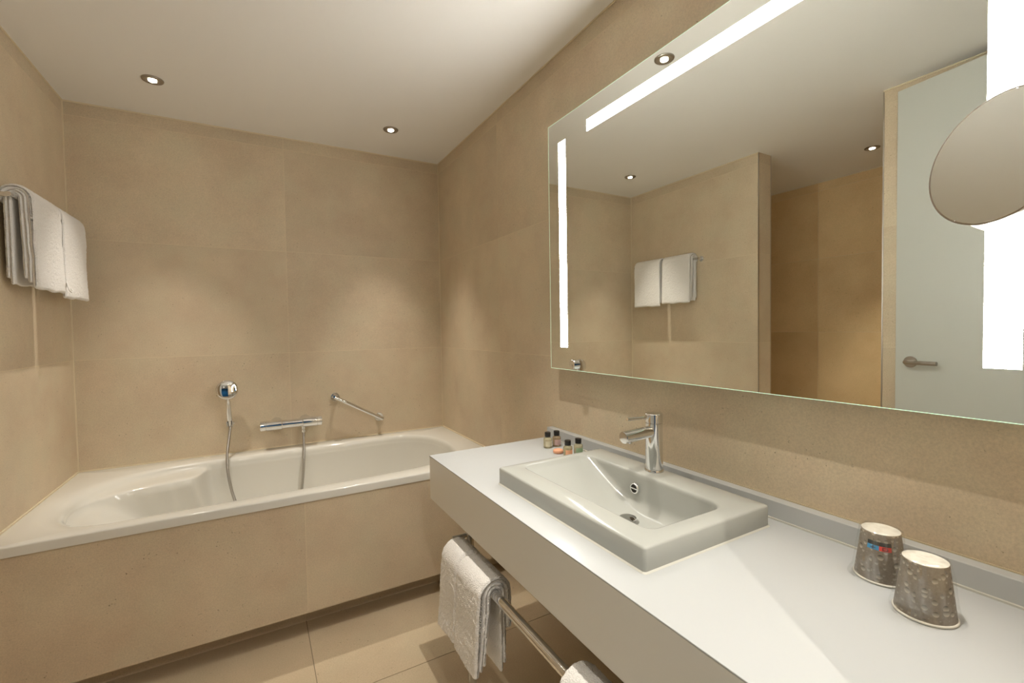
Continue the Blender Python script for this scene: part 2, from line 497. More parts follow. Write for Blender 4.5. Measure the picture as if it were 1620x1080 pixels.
def make_bath():
    root = thing('bathtub', (-W / 2, -TB / 2, 0.0), 'long white acrylic bathtub built in between tiled walls', 'bathtub')
    lip = [(-1.778, -0.50), (-1.768, -0.615), (-1.733, -0.715), (-1.665, -0.795), (-1.56, -0.836), (-1.42, -0.845), (-1.20, -0.840), (-0.95, -0.836), (-0.63, -0.826),
           (-0.42, -0.808), (-0.27, -0.755), (-0.18, -0.65), (-0.146, -0.50), (-0.15, -0.36), (-0.19, -0.22), (-0.28, -0.130), (-0.42, -0.098),
           (-0.70, -0.103), (-1.00, -0.112), (-1.20, -0.117), (-1.36, -0.122), (-1.53, -0.150), (-1.665, -0.245), (-1.745, -0.365)]
    pts = catmull([(x, y, 0) for x, y in lip], 14, True)
    n = len(pts)
    cx, cy = -0.95, -0.47
    rings = []
    # outer rectangle ring: project each lip point outwards
    x0, x1, y0, y1 = -W + 0.002, -0.002, -TB, -0.002
    outer = []
    for p in pts:
        d = Vector((p.x - cx, p.y - cy, 0))
        s = min(((x1 - cx) / d.x) if d.x > 1e-9 else ((x0 - cx) / d.x) if d.x < -1e-9 else 1e9,
                ((y1 - cy) / d.y) if d.y > 1e-9 else ((y0 - cy) / d.y) if d.y < -1e-9 else 1e9)
        outer.append(Vector((cx + d.x * s, cy + d.y * s, 0)))
    # snap the nearest outer points on the corners
    for c in ((x0, y0), (x0, y1), (x1, y0), (x1, y1)):
        k = min(range(n), key=lambda i: (outer[i].x - c[0]) ** 2 + (outer[i].y - c[1]) ** 2)
        outer[k] = Vector((c[0], c[1], 0))

    def inset(f):
        out = []
        for i, p in enumerate(pts):
            t = pts[(i + 1) % n] - pts[i - 1]
            nv = Vector((-t.y, t.x, 0)).normalized()
            if nv.dot(Vector((cx, cy, 0)) - p) < 0 and True: nv = nv
            out.append(p + nv * f)
        return out
    # orientation: make sure the normal points inwards
    area = sum(pts[i].x * pts[(i + 1) % n].y - pts[(i + 1) % n].x * pts[i].y for i in range(n))
    sg = 1 if area > 0 else -1

    def off(p, i, f):
        t = pts[(i + 1) % n] - pts[i - 1]
        return p + Vector((-t.y, t.x, 0)).normalized() * f * sg

    def lw(p):   # weight of the arm-rest ledge at the back left
        return sstep(-1.335, -1.41, p.x) * sstep(-0.50, -0.22, p.y)
    rings.append([v + Vector((0, 0, ZT - 0.034)) for v in [Vector((max(x0, min(x1, o.x)), o.y, 0)) for o in outer]])
    rings.append([v + Vector((0, 0, ZT - 0.006)) for v in outer])

    def shrink(v, e): return Vector((v.x + (e if v.x < x0 + 1e-4 else -e if v.x > x1 - 1e-4 else 0), v.y + (e if v.y < y0 + 1e-4 else -e if v.y > y1 - 1e-4 else 0), 0))
    rings.append([shrink(v, 0.0018) + Vector((0, 0, ZT - 0.0018)) for v in outer])
    rings.append([shrink(v, 0.006) + Vector((0, 0, ZT)) for v in outer])
    for f, dz in ((-0.012, 0.0), (-0.006, -0.0012), (0.0, -0.005), (0.005, -0.012), (0.008, -0.022)):
        rings.append([off(p, i, f * (1 + 2.2 * sstep(-1.45, -1.72, p.x)) - 0.022 * sstep(-1.45, -1.72, p.x)) + Vector((0, 0, ZT + dz)) for i, p in enumerate(pts)])
    # the ledge, then the wall
    L1 = [off(p, i, 0.012 + lw(p) * (0.15 - 0.06 * sstep(-1.55, -1.75, p.x))) for i, p in enumerate(pts)]
    for f in (0.25, 0.5, 0.75, 0.93):
        rings.append([(off(p, i, 0.008 * (1 + 2.2 * sstep(-1.45, -1.72, p.x)) - 0.022 * sstep(-1.45, -1.72, p.x)).lerp(L1[i], f)) + Vector((0, 0, ZT - 0.026 - (0.008 * f) * lw(p) - 0.02 * f * (1 - lw(p)))) for i, p in enumerate(pts)])
    rings.append([L1[i] + Vector((0, 0, ZT - 0.040 - 0.012 * (1 - lw(p)))) for i, p in enumerate(pts)])
    # bottom outline
    bx0, bx1, by0, by1 = -1.36, -0.40, -0.72, -0.21
    L2 = []
    for p in pts:
        t = math.atan2((p.y - cy) / 0.37, (p.x - cx) / 0.82)
        c, s = math.cos(t), math.sin(t)
        e = 0.42
        L2.append(Vector(((bx0 + bx1) / 2 + (bx1 - bx0) / 2 * math.copysign(abs(c) ** e, c), (by0 + by1) / 2 + (by1 - by0) / 2 * math.copysign(abs(s) ** e, s), 0)))
    zb = 0.17
    for k in range(1, 15):
        t = k / 14.0
        hor = t ** 1.0
        # steep wall that curves into the bottom
        a = t * PI / 2
        h = 1 - math.cos(a) if t < 1 else 1
        h = 0.35 * t + 0.65 * h
        v = math.sin(a) * 0.55 + t * 0.45
        h0, v0 = h, v
        ring = []
        for i, p in enumerate(pts):
            z1 = ZT - 0.040 - 0.012 * (1 - lw(p))
            wl_ = sstep(-1.40, -1.72, p.x) * (1 - lw(p))
            h = h0 + (t ** 0.85 - h0) * wl_
            v = v0 + (t ** 1.25 - v0) * wl_
            q = L1[i].lerp(L2[i], h)
            ring.append(q + Vector((0, 0, z1 + (zb - z1) * v)))
        rings.append(ring)
    for f in (0.6, 0.25):
        rings.append([Vector(((bx0 + bx1) / 2, (by0 + by1) / 2, 0)).lerp(v, f) + Vector((0, 0, zb - 0.004)) for v in L2])
    V, F = [], []
    for r in rings: V += [tuple(v) for v in r]
    for a in range(len(rings) - 1):
        for i in range(n):
            j = (i + 1) % n
            q = (a * n + i, a * n + j, (a + 1) * n + j, (a + 1) * n + i)
            F.append(q if sg > 0 else q[::-1])
    last = (len(rings) - 1) * n
    V.append(((bx0 + bx1) / 2, (by0 + by1) / 2, zb - 0.005))
    for i in range(n):
        q = (last + i, last + (i + 1) % n, len(V) - 1)
        F.append(q if sg > 0 else q[::-1])
    mk('basin', V, F, 'acrylic', root, smooth=True)
    mk('sealant', *join(box(-W, 0.0, -0.006, 0.0, ZT - 0.002, ZT + 0.005), box(-W, -W + 0.006, -TB, -0.0062, ZT - 0.002, ZT + 0.005),
                        box(-0.006, 0.0, -TB, -0.0062, ZT - 0.002, ZT + 0.005)), 'sealant', root)
    mk('rim_slot', *box(-0.712, -0.672, -0.046, -0.030, ZT - 0.001, ZT + 0.002), 'nickel', root, bevel=0.001)
    mk('drain', *lathe([(0.035, 0), (0.035, 0.004), (0.03, 0.007), (0.0, 0.008)], (-0.88, -0.46, zb - 0.004)), 'chrome', root, smooth=True, sharp=40)
    # legs that carry the shell, hidden by the tiled panel
    for lx in (-1.25, -0.60):
        mk('leg', *box(lx, lx + 0.05, -0.6, -0.35, 0.0, zb - 0.01), 'steel', root)


make_bath()

# ------------------------------------------------------------------ bath fittings
mx = thing('shower_mixer', (-0.942, 0.0, 0.74), 'chrome horizontal thermostatic bath mixer bar on the back wall', 'mixer tap')
mxc = (-1.102, -0.066, 0.741)
mk('body', *lathe([(0.0245, 0.095), (0.0245, 0.230)], mxc, (1, 0, 0)), 'chrome', mx, smooth=True, sharp=40)
mk('knob', *lathe([(0.0260, 0.0), (0.0280, 0.002), (0.0280, 0.028), (0.0260, 0.029), (0.0260, 0.031), (0.0290, 0.032), (0.0290, 0.108), (0.0265, 0.111)], mxc, (1, 0, 0)), 'chrome', mx, smooth=True, sharp=30)
mk('knob', *lathe([(0.0265, 0.216), (0.0290, 0.218), (0.0290, 0.292), (0.0260, 0.293), (0.0260, 0.295), (0.0280, 0.296), (0.0280, 0.318), (0.0260, 0.320)], mxc, (1, 0, 0)), 'chrome', mx, smooth=True, sharp=30)
for xx in (-1.017, -0.867):
    mk('wall_rose', *lathe([(0.033, 0.0), (0.033, 0.005), (0.022, 0.022), (0.016, 0.05)], (xx, -0.0005, 0.741), (0, -1, 0)), 'chrome', mx, smooth=True, sharp=40)
mk('outlet', *lathe([(0.011, 0.0), (0.011, 0.014), (0.009, 0.016), (0.009, 0.020), (0.0115, 0.022), (0.0115, 0.034)], (-0.882, -0.066, 0.718), (0, 0, -1), 20), 'chrome', mx, smooth=True, sharp=30)

hs = thing('shower_holder', (-1.244, 0.0, 0.765), 'small chrome wall bracket holding the hand shower', 'bracket')
mk('rose', *lathe([(0.017, 0.0), (0.017, 0.006), (0.012, 0.01), (0.011, 0.022)], (-1.240, -0.0005, 0.770), (0, -1, 0), 20), 'chrome', hs, smooth=True, sharp=40)
mk('cradle', *join(box(-1.2605, -1.2545, -0.062, -0.02, 0.754, 0.786), box(-1.2335, -1.2275, -0.062, -0.02, 0.754, 0.786), box(-1.2605, -1.2275, -0.024, -0.014, 0.754, 0.786)), 'chrome', hs, bevel=0.002)

sh = thing('hand_shower', (-1.244, -0.05, 0.76), 'chrome hand shower with round head and hose hanging over the bathtub', 'hand shower')
hx, hy, hz = -1.2487, -0.072, 0.9605
ax = Vector((0.13, -1.0, 0.17)).normalized()
mk('head', *lathe([(0.032, -0.016), (0.0495, -0.010), (0.0520, -0.004), (0.0510, 0.000), (0.0475, 0.0022), (0.041, 0.0042), (0.031, 0.0060), (0.021, 0.0073), (0.011, 0.0080), (0.003, 0.0082)], (hx, hy, hz), ax, 48), 'chrome', sh, smooth=True)
mk('handle', *tube([(hx, hy + 0.004, hz - 0.044), (hx + 0.0005, hy + 0.006, hz - 0.058), (hx + 0.001, hy + 0.010, hz - 0.066), (hx + 0.002, hy + 0.018, hz - 0.13), (hx + 0.0045, hy + 0.027, hz - 0.172), (hx + 0.0046, hy + 0.028, hz - 0.176), (hx + 0.005, hy + 0.030, hz - 0.200)],
                   [0.0095, 0.0095, 0.0125, 0.0135, 0.0135, 0.010, 0.0085], 20), 'chrome', sh, smooth=True, sharp=40)
hose = catmull([(-1.2437, -0.042, 0.762), (-1.2440, -0.052, 0.735), (-1.2500, -0.085, 0.685), (-1.2570, -0.135, 0.615), (-1.2540, -0.165, 0.535), (-1.2420, -0.178, 0.455), (-1.2250, -0.195, 0.390), (-1.19, -0.24, 0.29), (-1.13, -0.30, 0.205), (-1.05, -0.36, 0.182),
                (-0.99, -0.35, 0.190), (-0.945, -0.26, 0.235), (-0.918, -0.190, 0.315), (-0.905, -0.165, 0.400), (-0.893, -0.150, 0.50), (-0.886, -0.115, 0.60), (-0.882, -0.075, 0.665), (-0.882, -0.066, 0.686)], 14)
mk('hose', *tube(hose, [0.0066 + 0.0005 * (k % 2) for k in range(len(hose))], 12), 'hose', sh, smooth=True)

gb = thing('grab_bar', (-0.564, 0.0, 0.787), 'slanted chrome grab bar on the back wall', 'grab bar')
g0, g1 = Vector((-0.6955, -0.0005, 0.8635)), Vector((-0.4330, -0.0005, 0.7130))
gd = (g1 - g0).normalized(); gy = Vector((0, -0.052, 0))
mk('bar', *tube([g0 + gy - gd * 0.012, g1 + gy + gd * 0.014], 0.0113, 20), 'chrome', gb, smooth=True, sharp=40)
for g in (g0, g1):
    mk('wall_rose', *lathe([(0.0265, 0), (0.0265, 0.005), (0.0245, 0.007)], g, (0, -1, 0)), 'chrome', gb, smooth=True, sharp=40)
    mk('post', *lathe([(0.009, 0.006), (0.009, 0.054)], g, (0, -1, 0), 20), 'chrome', gb, smooth=True, sharp=40)


# ------------------------------------------------------------------ towels
def fbm(p, s):
    return mnoise.noise(p * s) * 0.65 + mnoise.noise(p * s * 2.3) * 0.35


def towel_mesh(x0, z0, ya, yb, front, layers, ny=60, crease=None, fuzz=0.0012, seed=0.0, flare=0.0):
    """folded cloth hung over a rail running along y. front: +1 / -1 = x side of the long front.
    layers: (r_inner, thickness, front_len, back_len)"""
    V, F = [], []
    for li, (ri, th, lf, lb) in enumerate(layers):
        path = []            # (offset x, z, normal x, normal z) of the centre line
        rc = ri + th / 2
        nf, nb, na = max(8, int(lf / 0.0035)), max(4, int(lb / 0.0035)), 28
        for k in range(nf + 1):
            d = lf * (1 - k / nf); path.append((rc, -d, 1, 0, d / lf))
        for k in range(1, na):
            a = PI * k / na; path.append((rc * math.cos(a), rc * math.sin(a), math.cos(a), math.sin(a), 0))
        for k in range(nb + 1):
            d = lb * k / nb; path.append((-rc, -d, -1, 0, -d / lb))
        m = len(path)
        prof = []
        hn = 5
        # outer side, rounded end, inner side, rounded end
        for q in path: prof.append((q, 1.0, 0.0))
        for k in range(1, hn): prof.append((path[-1], math.cos(PI * k / hn), math.sin(PI * k / hn)))
        for q in reversed(path): prof.append((q, -1.0, 0.0))
        for k in range(1, hn): prof.append((path[0], -math.cos(PI * k / hn), math.sin(PI * k / hn)))
        n = len(prof); base = len(V)
        ye = [0.0, 0.0007, 0.0022, 0.0045, 0.0075]
        lo, hi = min(ya, yb), max(ya, yb)
        ys = [lo + e for e in ye] + [lo + 0.0075 + (hi - lo - 0.015) * k / ny for k in range(1, ny)] + [hi - e for e in reversed(ye)]
        for y in ys:
            e = min(y - lo, hi - y)
            rad = th / 2
            edge = math.sqrt(max(0.0, 1 - (1 - min(1, e / min(rad, 0.0075))) ** 2)) if e < min(rad, 0.0075) else 1.0
            edge = max(edge, 0.05)
            for q, s, dn in prof:
                ox, oz, nx, nz, along = q
                h = th / 2 * s * edge
                px, pz = ox + nx * h, oz + nz * h - dn * th / 2 * edge
                P = Vector((px * 3 + seed, y, pz))
                wob = fbm(P, 7.0) * 0.006 * (abs(along) ** 0.7)
                fz = (mnoise.noise(Vector((px, y, pz)) * 95 + Vector((seed, 0, 0))) + 0.9 * mnoise.noise(Vector((px, y, pz)) * 190)) * fuzz * (1 if s >= 0 else 0.4)
                cr = 0.0
                if crease is not None and s > 0 and along >= 0:
                    cr = -0.0110 * math.exp(-((y - crease - 0.006 * math.sin(pz * 9)) / 0.0060) ** 2)
                fl = flare * max(0, along) ** 1.3
                puff = 0.004 * math.exp(-((pz + 0.05) / 0.08) ** 2) * (1 if s > 0 else 0)
                dx = nx * (fz + cr + puff * (1 if li == len(layers) - 1 else 0)) + wob * (1 if along >= 0 else 0.3) + fl
                dz = nz * (fz + cr) + (fbm(Vector((y * 2, seed, li)), 5) * 0.008 * abs(along) if along else 0) - (0.0015 * math.sin(y * 60 + li) if abs(along) > 0.9 else 0)
                yy = y + (fbm(Vector((seed + 3, y * 0.2, pz)), 6) * 0.006) * abs(along)
                V.append((x0 + front * (px + dx), yy, z0 + pz + dz))
        ns = len(ys)
        for a in range(ns - 1):
            for i in range(n):
                j = (i + 1) % n
                qd = (base + a * n + i, base + a * n + j, base + (a + 1) * n + j, base + (a + 1) * n + i)
                F.append(qd if front > 0 else qd[::-1])
        # end caps as strips between outer and inner side
        for a, rev in ((0, True), (ns - 1, False)):
            o = base + a * n
            for k in range(m - 1):
                qd = (o + k, o + k + 1, o + (m + hn - 1) + (m - 2 - k), o + (m + hn - 1) + (m - 1 - k))
                F.append(qd if (rev ^ (front < 0)) else qd[::-1])
            for st in (m - 1, 2 * m + hn - 2):
                idx = [o + (st + k) % n for k in range(hn + 1)]
                F.append(tuple(idx) if (rev ^ (front < 0)) else tuple(reversed(idx)))
    return V, F


RX, RZ = -W + 0.046, 1.757
rail = thing('towel_rail', (-W, -0.42, RZ), 'chrome towel rail on the left wall above the bathtub end', 'towel rail')
mk('bar', *tube([(RX, -0.728, RZ), (RX, -0.085, RZ)], 0.008, 16), 'chrome', rail, smooth=True, sharp=40)
for yy in (-0.716, -0.100):
    mk('wall_rose', *lathe([(0.020, 0), (0.020, 0.005), (0.018, 0.007)], (-W + 0.0005, yy, RZ), (1, 0, 0), 24), 'chrome', rail, smooth=True, sharp=40)
    mk('post', *lathe([(0.008, 0.006), (0.008, 0.046)], (-W, yy, RZ), (1, 0, 0), 16), 'chrome', rail, smooth=True, sharp=40)


def hand_towel(ya, yb, label, seed, lay):
    V, F = towel_mesh(RX, RZ, ya, yb, 1, lay, ny=120, seed=seed, flare=0.007, fuzz=0.0013)
    o = mk('hand_towel', V, F, 'towel', None, smooth=True, origin=(RX, (ya + yb) / 2, RZ - 0.32))
    return tag(o, label, 'towel', 'hand towels on the wall rail')


t1 = hand_towel(-0.128, -0.398, 'white hand towel on the wall rail, next to the room corner', 2.3,
                [(0.0082, 0.0105, 0.285, 0.285), (0.0190, 0.0105, 0.300, 0.268), (0.0298, 0.0180, 0.326, 0.006)])
t2 = hand_towel(-0.424, -0.684, 'white hand towel on the wall rail, at the open end of the rail', 9.1,
                [(0.0082, 0.0105, 0.278, 0.300), (0.0190, 0.0105, 0.292, 0.278), (0.0298, 0.0180, 0.312, 0.006)])
loop = catmull([(RX + 0.048, -0.392, 1.490), (RX + 0.055, -0.404, 1.472), (RX + 0.060, -0.408, 1.456), (RX + 0.064, -0.398, 1.446), (RX + 0.064, -0.384, 1.450), (RX + 0.058, -0.378, 1.462)], 6)
mk('hanging_loop', *tube(loop, 0.0022, 8), 'towel', t1, smooth=True)

# ------------------------------------------------------------------ counter
SX0, SX1, SY0, SY1, SZ = -0.477, -0.077, -1.735, -2.326, 0.848   # washbasin outline and rim height
vc = thing('vanity_counter', (-0.28, -2.1, KB), 'long white counter with deep front apron under the mirror', 'counter')


def slab_with_hole(x0, x1, y0, y1, z0, z1, hx0, hx1, hy0, hy1):
    xs, ys = sorted((x0, x1, hx0, hx1)), sorted((y0, y1, hy0, hy1))
    V = [(x, y, z) for z in (z0, z1) for y in ys for x in xs]
    F = []
    for j in range(3):
        for i in range(3):
            if i == 1 and j == 1: continue
            a = j * 4 + i
            F.append((a, a + 4, a + 5, a + 1)); F.append((16 + a, 16 + a + 1, 16 + a + 5, 16 + a + 4))
    def side(a, b): F.append((a, b, 16 + b, 16 + a))
    for i in range(3): side(i, i + 1); side(12 + i + 1, 12 + i)
    for j in range(3): side((j + 1) * 4, j * 4); side(j * 4 + 3, (j + 1) * 4 + 3)
    side(6, 5); side(9, 10); side(5, 9); side(10, 6)
    return V, F


CE = YF + 0.002
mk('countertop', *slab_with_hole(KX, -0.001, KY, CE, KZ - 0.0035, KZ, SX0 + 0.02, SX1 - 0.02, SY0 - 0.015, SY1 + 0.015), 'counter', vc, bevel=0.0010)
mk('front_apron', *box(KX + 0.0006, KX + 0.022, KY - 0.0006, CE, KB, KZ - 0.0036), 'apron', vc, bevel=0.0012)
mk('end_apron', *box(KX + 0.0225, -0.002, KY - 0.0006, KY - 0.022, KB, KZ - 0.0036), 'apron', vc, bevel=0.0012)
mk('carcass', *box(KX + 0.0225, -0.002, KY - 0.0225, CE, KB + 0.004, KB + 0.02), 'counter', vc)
mk('backsplash', *box(-0.030, -0.001, KY - 0.006, CE, KZ + 0.0003, 0.842), 'counter', vc, bevel=0.0015)
mk('sealant', *box(-0.035, -0.0295, KY - 0.006, CE, KZ, KZ + 0.0035), 'grey_seal', vc)
mk('sealant', *box(-0.003, 0.0, KY - 0.006, CE, 0.8415, 0.8445), 'seal_dull', vc)

# ------------------------------------------------------------------ washbasin
def make_basin():
    root = thing('washbasin', ((SX0 + SX1) / 2, (SY0 + SY1) / 2, KZ), 'white rectangular ceramic washbasin set on the counter', 'washbasin')
    n_c = 8

    def rrect(x0, x1, y0, y1, r):
        """closed outline, counter-clockwise; r: 4 corner radii"""
        out = []
        cs = [(x1, y1, 0), (x0, y1, 1), (x0, y0, 2), (x1, y0, 3)]
        sx = [-1, 1, 1, -1]; sy = [-1, -1, 1, 1]
        E = 14
        pts = []
        for k, (cx_, cy_, q) in enumerate(cs):
            rr = r[k] if isinstance(r, (list, tuple)) else r
            ccx, ccy = cx_ + sx[k] * rr, cy_ + sy[k] * rr
            for i in range(n_c + 1):
                a = PI / 2 * (q + i / n_c)
                pts.append(Vector((ccx + rr * math.cos(a), ccy + rr * math.sin(a), 0)))
            # straight run to the next corner
            nx = cs[(k + 1) % 4]; r2_ = r[(k + 1) % 4] if isinstance(r, (list, tuple)) else r
            c2 = Vector((nx[0] + sx[(k + 1) % 4] * r2_, nx[1] + sy[(k + 1) % 4] * r2_, 0))
            st = c2 + Vector((math.cos(PI / 2 * (q + 1)), math.sin(PI / 2 * (q + 1)), 0)) * r2_
            p0 = pts[-1]
            for i in range(1, E): pts.append(p0.lerp(st, i / E))
        return pts
    x0, x1, y0, y1 = SX0, SX1, SY1, SY0
    ix0, ix1, iy0, iy1 = -0.412, -0.162, -2.277, -1.765
    bx0, bx1, by0, by1 = -0.375, -0.205, -2.215, -1.965
    R = []

    def ring(pts, z): R.append([p + Vector((0, 0, z)) for p in pts])
    ring(rrect(x0 + 0.03, x1 - 0.03, y0 + 0.03, y1 - 0.03, 0.01), KZ - 0.10)
    ring(rrect(x0 + 0.026, x1 - 0.026, y0 + 0.026, y1 - 0.026, 0.01), KZ + 0.0005)
    ring(rrect(x0 + 0.0015, x1 - 0.0015, y0 + 0.0015, y1 - 0.0015, 0.007), KZ + 0.0006)
    ring(rrect(x0, x1, y0, y1, 0.007), KZ + 0.003)
    ring(rrect(x0, x1, y0, y1, 0.007), SZ - 0.005)
    ring(rrect(x0 + 0.0015, x1 - 0.0015, y0 + 0.0015, y1 - 0.0015, 0.007), SZ - 0.0015)
    ring(rrect(x0 + 0.005, x1 - 0.005, y0 + 0.005, y1 - 0.005, 0.007), SZ)
    cr = [0.045, 0.03, 0.03, 0.045]
    ring(rrect(ix0 - 0.004, ix1 + 0.004, iy0 - 0.004, iy1 + 0.004, cr), SZ)
    ring(rrect(ix0, ix1, iy0, iy1, cr), SZ - 0.0012)
    ring(rrect(ix0 + 0.003, ix1 - 0.003, iy0 + 0.003, iy1 - 0.003, cr), SZ - 0.005)
    zb = 0.743
    N = 16
    for k in range(1, N + 1):
        t = k / N

        def mixv(a, b, w): return a + (b - a) * w
        steep = 0.10 * t + 0.90 * max(0, (t - 0.55) / 0.45) ** 2.2       # steep walls
        slope = t ** 1.55                                              # long slope at the far end
        zz = mixv(SZ - 0.005, zb, 1 - (1 - t) ** 1.25)
        X0 = mixv(ix0 + 0.003, bx0, steep); X1 = mixv(ix1 - 0.003, bx1, steep)
        Y0 = mixv(iy0 + 0.003, by0, steep); Y1 = mixv(iy1 - 0.003, by1 - 0.02, t ** 0.95)
        rr = [mixv(0.045, 0.07, t), mixv(0.03, 0.06, t), mixv(0.03, 0.06, t), mixv(0.045, 0.07, t)]
        ring(rrect(X0, X1, Y0, Y1, rr), zz)
    cB = Vector(((bx0 + bx1) / 2 + 0.03, -2.05, 0))
    lastp = [Vector((v.x, v.y, 0)) for v in R[-1]]
    for f in (0.7, 0.4, 0.15): ring([cB.lerp(p, f) for p in lastp], zb - 0.002 * (1 - f))
    n = len(R[0])
    V, F = [], []
    for r in R: V += [tuple(v) for v in r]
    for a in range(len(R) - 1):
        for i in range(n):
            j = (i + 1) % n
            F.append((a * n + i, a * n + j, (a + 1) * n + j, (a + 1) * n + i))
    V.append((cB.x, cB.y, zb - 0.002)); c = len(V) - 1; o = (len(R) - 1) * n
    for i in range(n): F.append((o + i, o + (i + 1) % n, c))
    F.append(tuple(range(n - 1, -1, -1)))
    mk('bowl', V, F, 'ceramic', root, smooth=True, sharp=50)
    dr = mk('drain', *lathe([(0.030, 0.0), (0.030, 0.0025), (0.027, 0.004)], (-0.247, -2.042, zb - 0.0015)), 'chrome', root, smooth=True, sharp=40)
    mk('plug', *lathe([(0.021, 0.0), (0.0235, 0.006), (0.0225, 0.009), (0.0, 0.0105)], (-0.247, -2.042, zb + 0.002)), 'chrome', dr, smooth=True, sharp=40)
    oc = Vector((-0.1705, -1.992, 0.803)); oa = Vector((-1, 0, 0.06)).normalized()
    rg = mk('overflow_ring', *lathe([(0.016, 0.0), (0.016, 0.003), (0.0145, 0.005), (0.0115, 0.005), (0.0112, 0.001)], oc, oa), 'chrome', root, smooth=True, sharp=40)
    mk('overflow_hole', *lathe([(0.0112, 0.0), (0.0112, 0.0024)], oc, oa), 'dark', rg)
    mk('overflow_bar', *box(oc.x - 0.0052, oc.x - 0.0022, oc.y - 0.0115, oc.y + 0.0115, oc.z - 0.0018, oc.z + 0.0018), 'chrome', rg)
    e1, e2 = rrect(x0 - 0.0035, x1 + 0.0035, y0 - 0.0035, y1 + 0.0035, 0.009), rrect(x0 + 0.0005, x1 - 0.0005, y0 + 0.0005, y1 - 0.0005, 0.007)
    m_ = len(e1)
    mk('sealant', [(p.x, p.y, KZ + 0.0002) for p in e1] + [(p.x, p.y, KZ + 0.0035) for p in e2], [(i, (i + 1) % m_, m_ + (i + 1) % m_, m_ + i) for i in range(m_)], 'grey_seal', root, smooth=True)


make_basin()

# ------------------------------------------------------------------ faucet
FX, FY, FZ = -0.110, -2.008, SZ + 0.0003
fc = thing('faucet', (FX, FY, FZ), 'chrome single lever basin mixer tap standing on the washbasin rim', 'faucet')
mk('base_ring', *lathe([(0.0272, 0.0), (0.0272, 0.004), (0.0262, 0.006), (0.0245, 0.0065)], (FX, FY, FZ), n=40), 'chrome', fc, smooth=True, sharp=40)
mk('body', *lathe([(0.0245, 0.006), (0.0245, 0.1395), (0.0235, 0.1402)], (FX, FY, FZ), n=40), 'chrome', fc, smooth=True, sharp=40)
mk('cap', *lathe([(0.0225, 0.1402), (0.0225, 0.1425), (0.025, 0.1430), (0.025, 0.166), (0.0235, 0.1675), (0.0, 0.1680)], (FX, FY, FZ), n=40), 'chrome', fc, smooth=True, sharp=35)
sp0 = Vector((FX - 0.010, FY, FZ + 0.1165)); spd = Vector((-1, 0, -0.045)).normalized()
sp = mk('spout', *lathe([(0.0168, 0.0), (0.0168, 0.108), (0.0155, 0.1095)], sp0, spd, 32), 'chrome', fc, smooth=True, sharp=35)
mk('aerator', *lathe([(0.0095, 0.0), (0.0095, 0.004)], sp0 + spd * 0.088 + Vector((0, 0, -0.0145)), (0, 0, -1), 20), 'chrome', sp, smooth=True, sharp=35)
lv = Vector((FX - 0.022, FY, FZ + 0.1575))
mk('lever', *tube([lv, lv + Vector((-0.05, 0, 0.002)), lv + Vector((-0.082, 0, 0.0035))], [0.0042, 0.0044, 0.0048], 16), 'chrome', fc, smooth=True, sharp=40)


# ------------------------------------------------------------------ toiletries
def bottle(x, y, label, liquid, lab, h=0.040, fillz=0.034):
    o = thing('toiletry_bottle', (x, y, KZ + 0.0003), label, 'bottle', 'small toiletry bottles')
    z = KZ + 0.0003
    m = liquid_mat('liquid', liquid)
    mk('bottle_body', *lathe([(0.0145, 0.0), (0.0165, 0.0015), (0.0168, 0.004), (0.0168, h - 0.007), (0.0155, h - 0.003), (0.011, h), (0.0085, h + 0.002), (0.0085, h + 0.004)], (x, y, z), n=28), m, o, smooth=True, sharp=50)
    mk('cap', *lathe([(0.0112, h + 0.0028), (0.0116, h + 0.0036), (0.0116, h + 0.019), (0.0108, h + 0.0205), (0.0, h + 0.0208)], (x, y, z), n=28), 'black', o, smooth=True, sharp=40)
    # printed label on the side towards the room
    V, F = [], []
    a0 = math.radians(205); K = 14
    for k in range(K + 1):
        a = a0 + math.radians(105) * k / K
        for zz in (0.007, h - 0.012): V.append((x + 0.01705 * math.cos(a), y + 0.01705 * math.sin(a), z + zz))
    for k in range(K): F.append((2 * k, 2 * k + 2, 2 * k + 3, 2 * k + 1))
    mk('label', V, F, mat('label_print', lab, 0.5, bump=None), o, smooth=True)
    return o


bottle(-0.1225, -1.475, 'small bottle of pale yellow gel with black cap beside the pink one', srgb(224, 214, 178), srgb(222, 214, 186))
bottle(-0.0795, -1.474, 'small black-capped bottle with mauve pink label against the backsplash', srgb(196, 172, 140), srgb(196, 164, 160))
bottle(-0.1328, -1.620, 'small black-capped bottle with peach label behind the soap', srgb(206, 196, 160), srgb(240, 178, 138))
bottle(-0.0837, -1.618, 'small black-capped bottle with green label behind the washbasin corner', srgb(222, 214, 182), srgb(150, 176, 140))
V, F = lathe([(0.015, 0.0), (0.0185, 0.003), (0.0195, 0.007), (0.0185, 0.0115), (0.016, 0.0135), (0.0, 0.0138)], (-0.1330, -1.560, KZ + 0.0003), n=28)
tag(mk('soap_bar', V, F, 'soap', None, smooth=True, origin=(-0.1330, -1.560, KZ)), 'round peach soap lying beside the small bottles', 'soap')


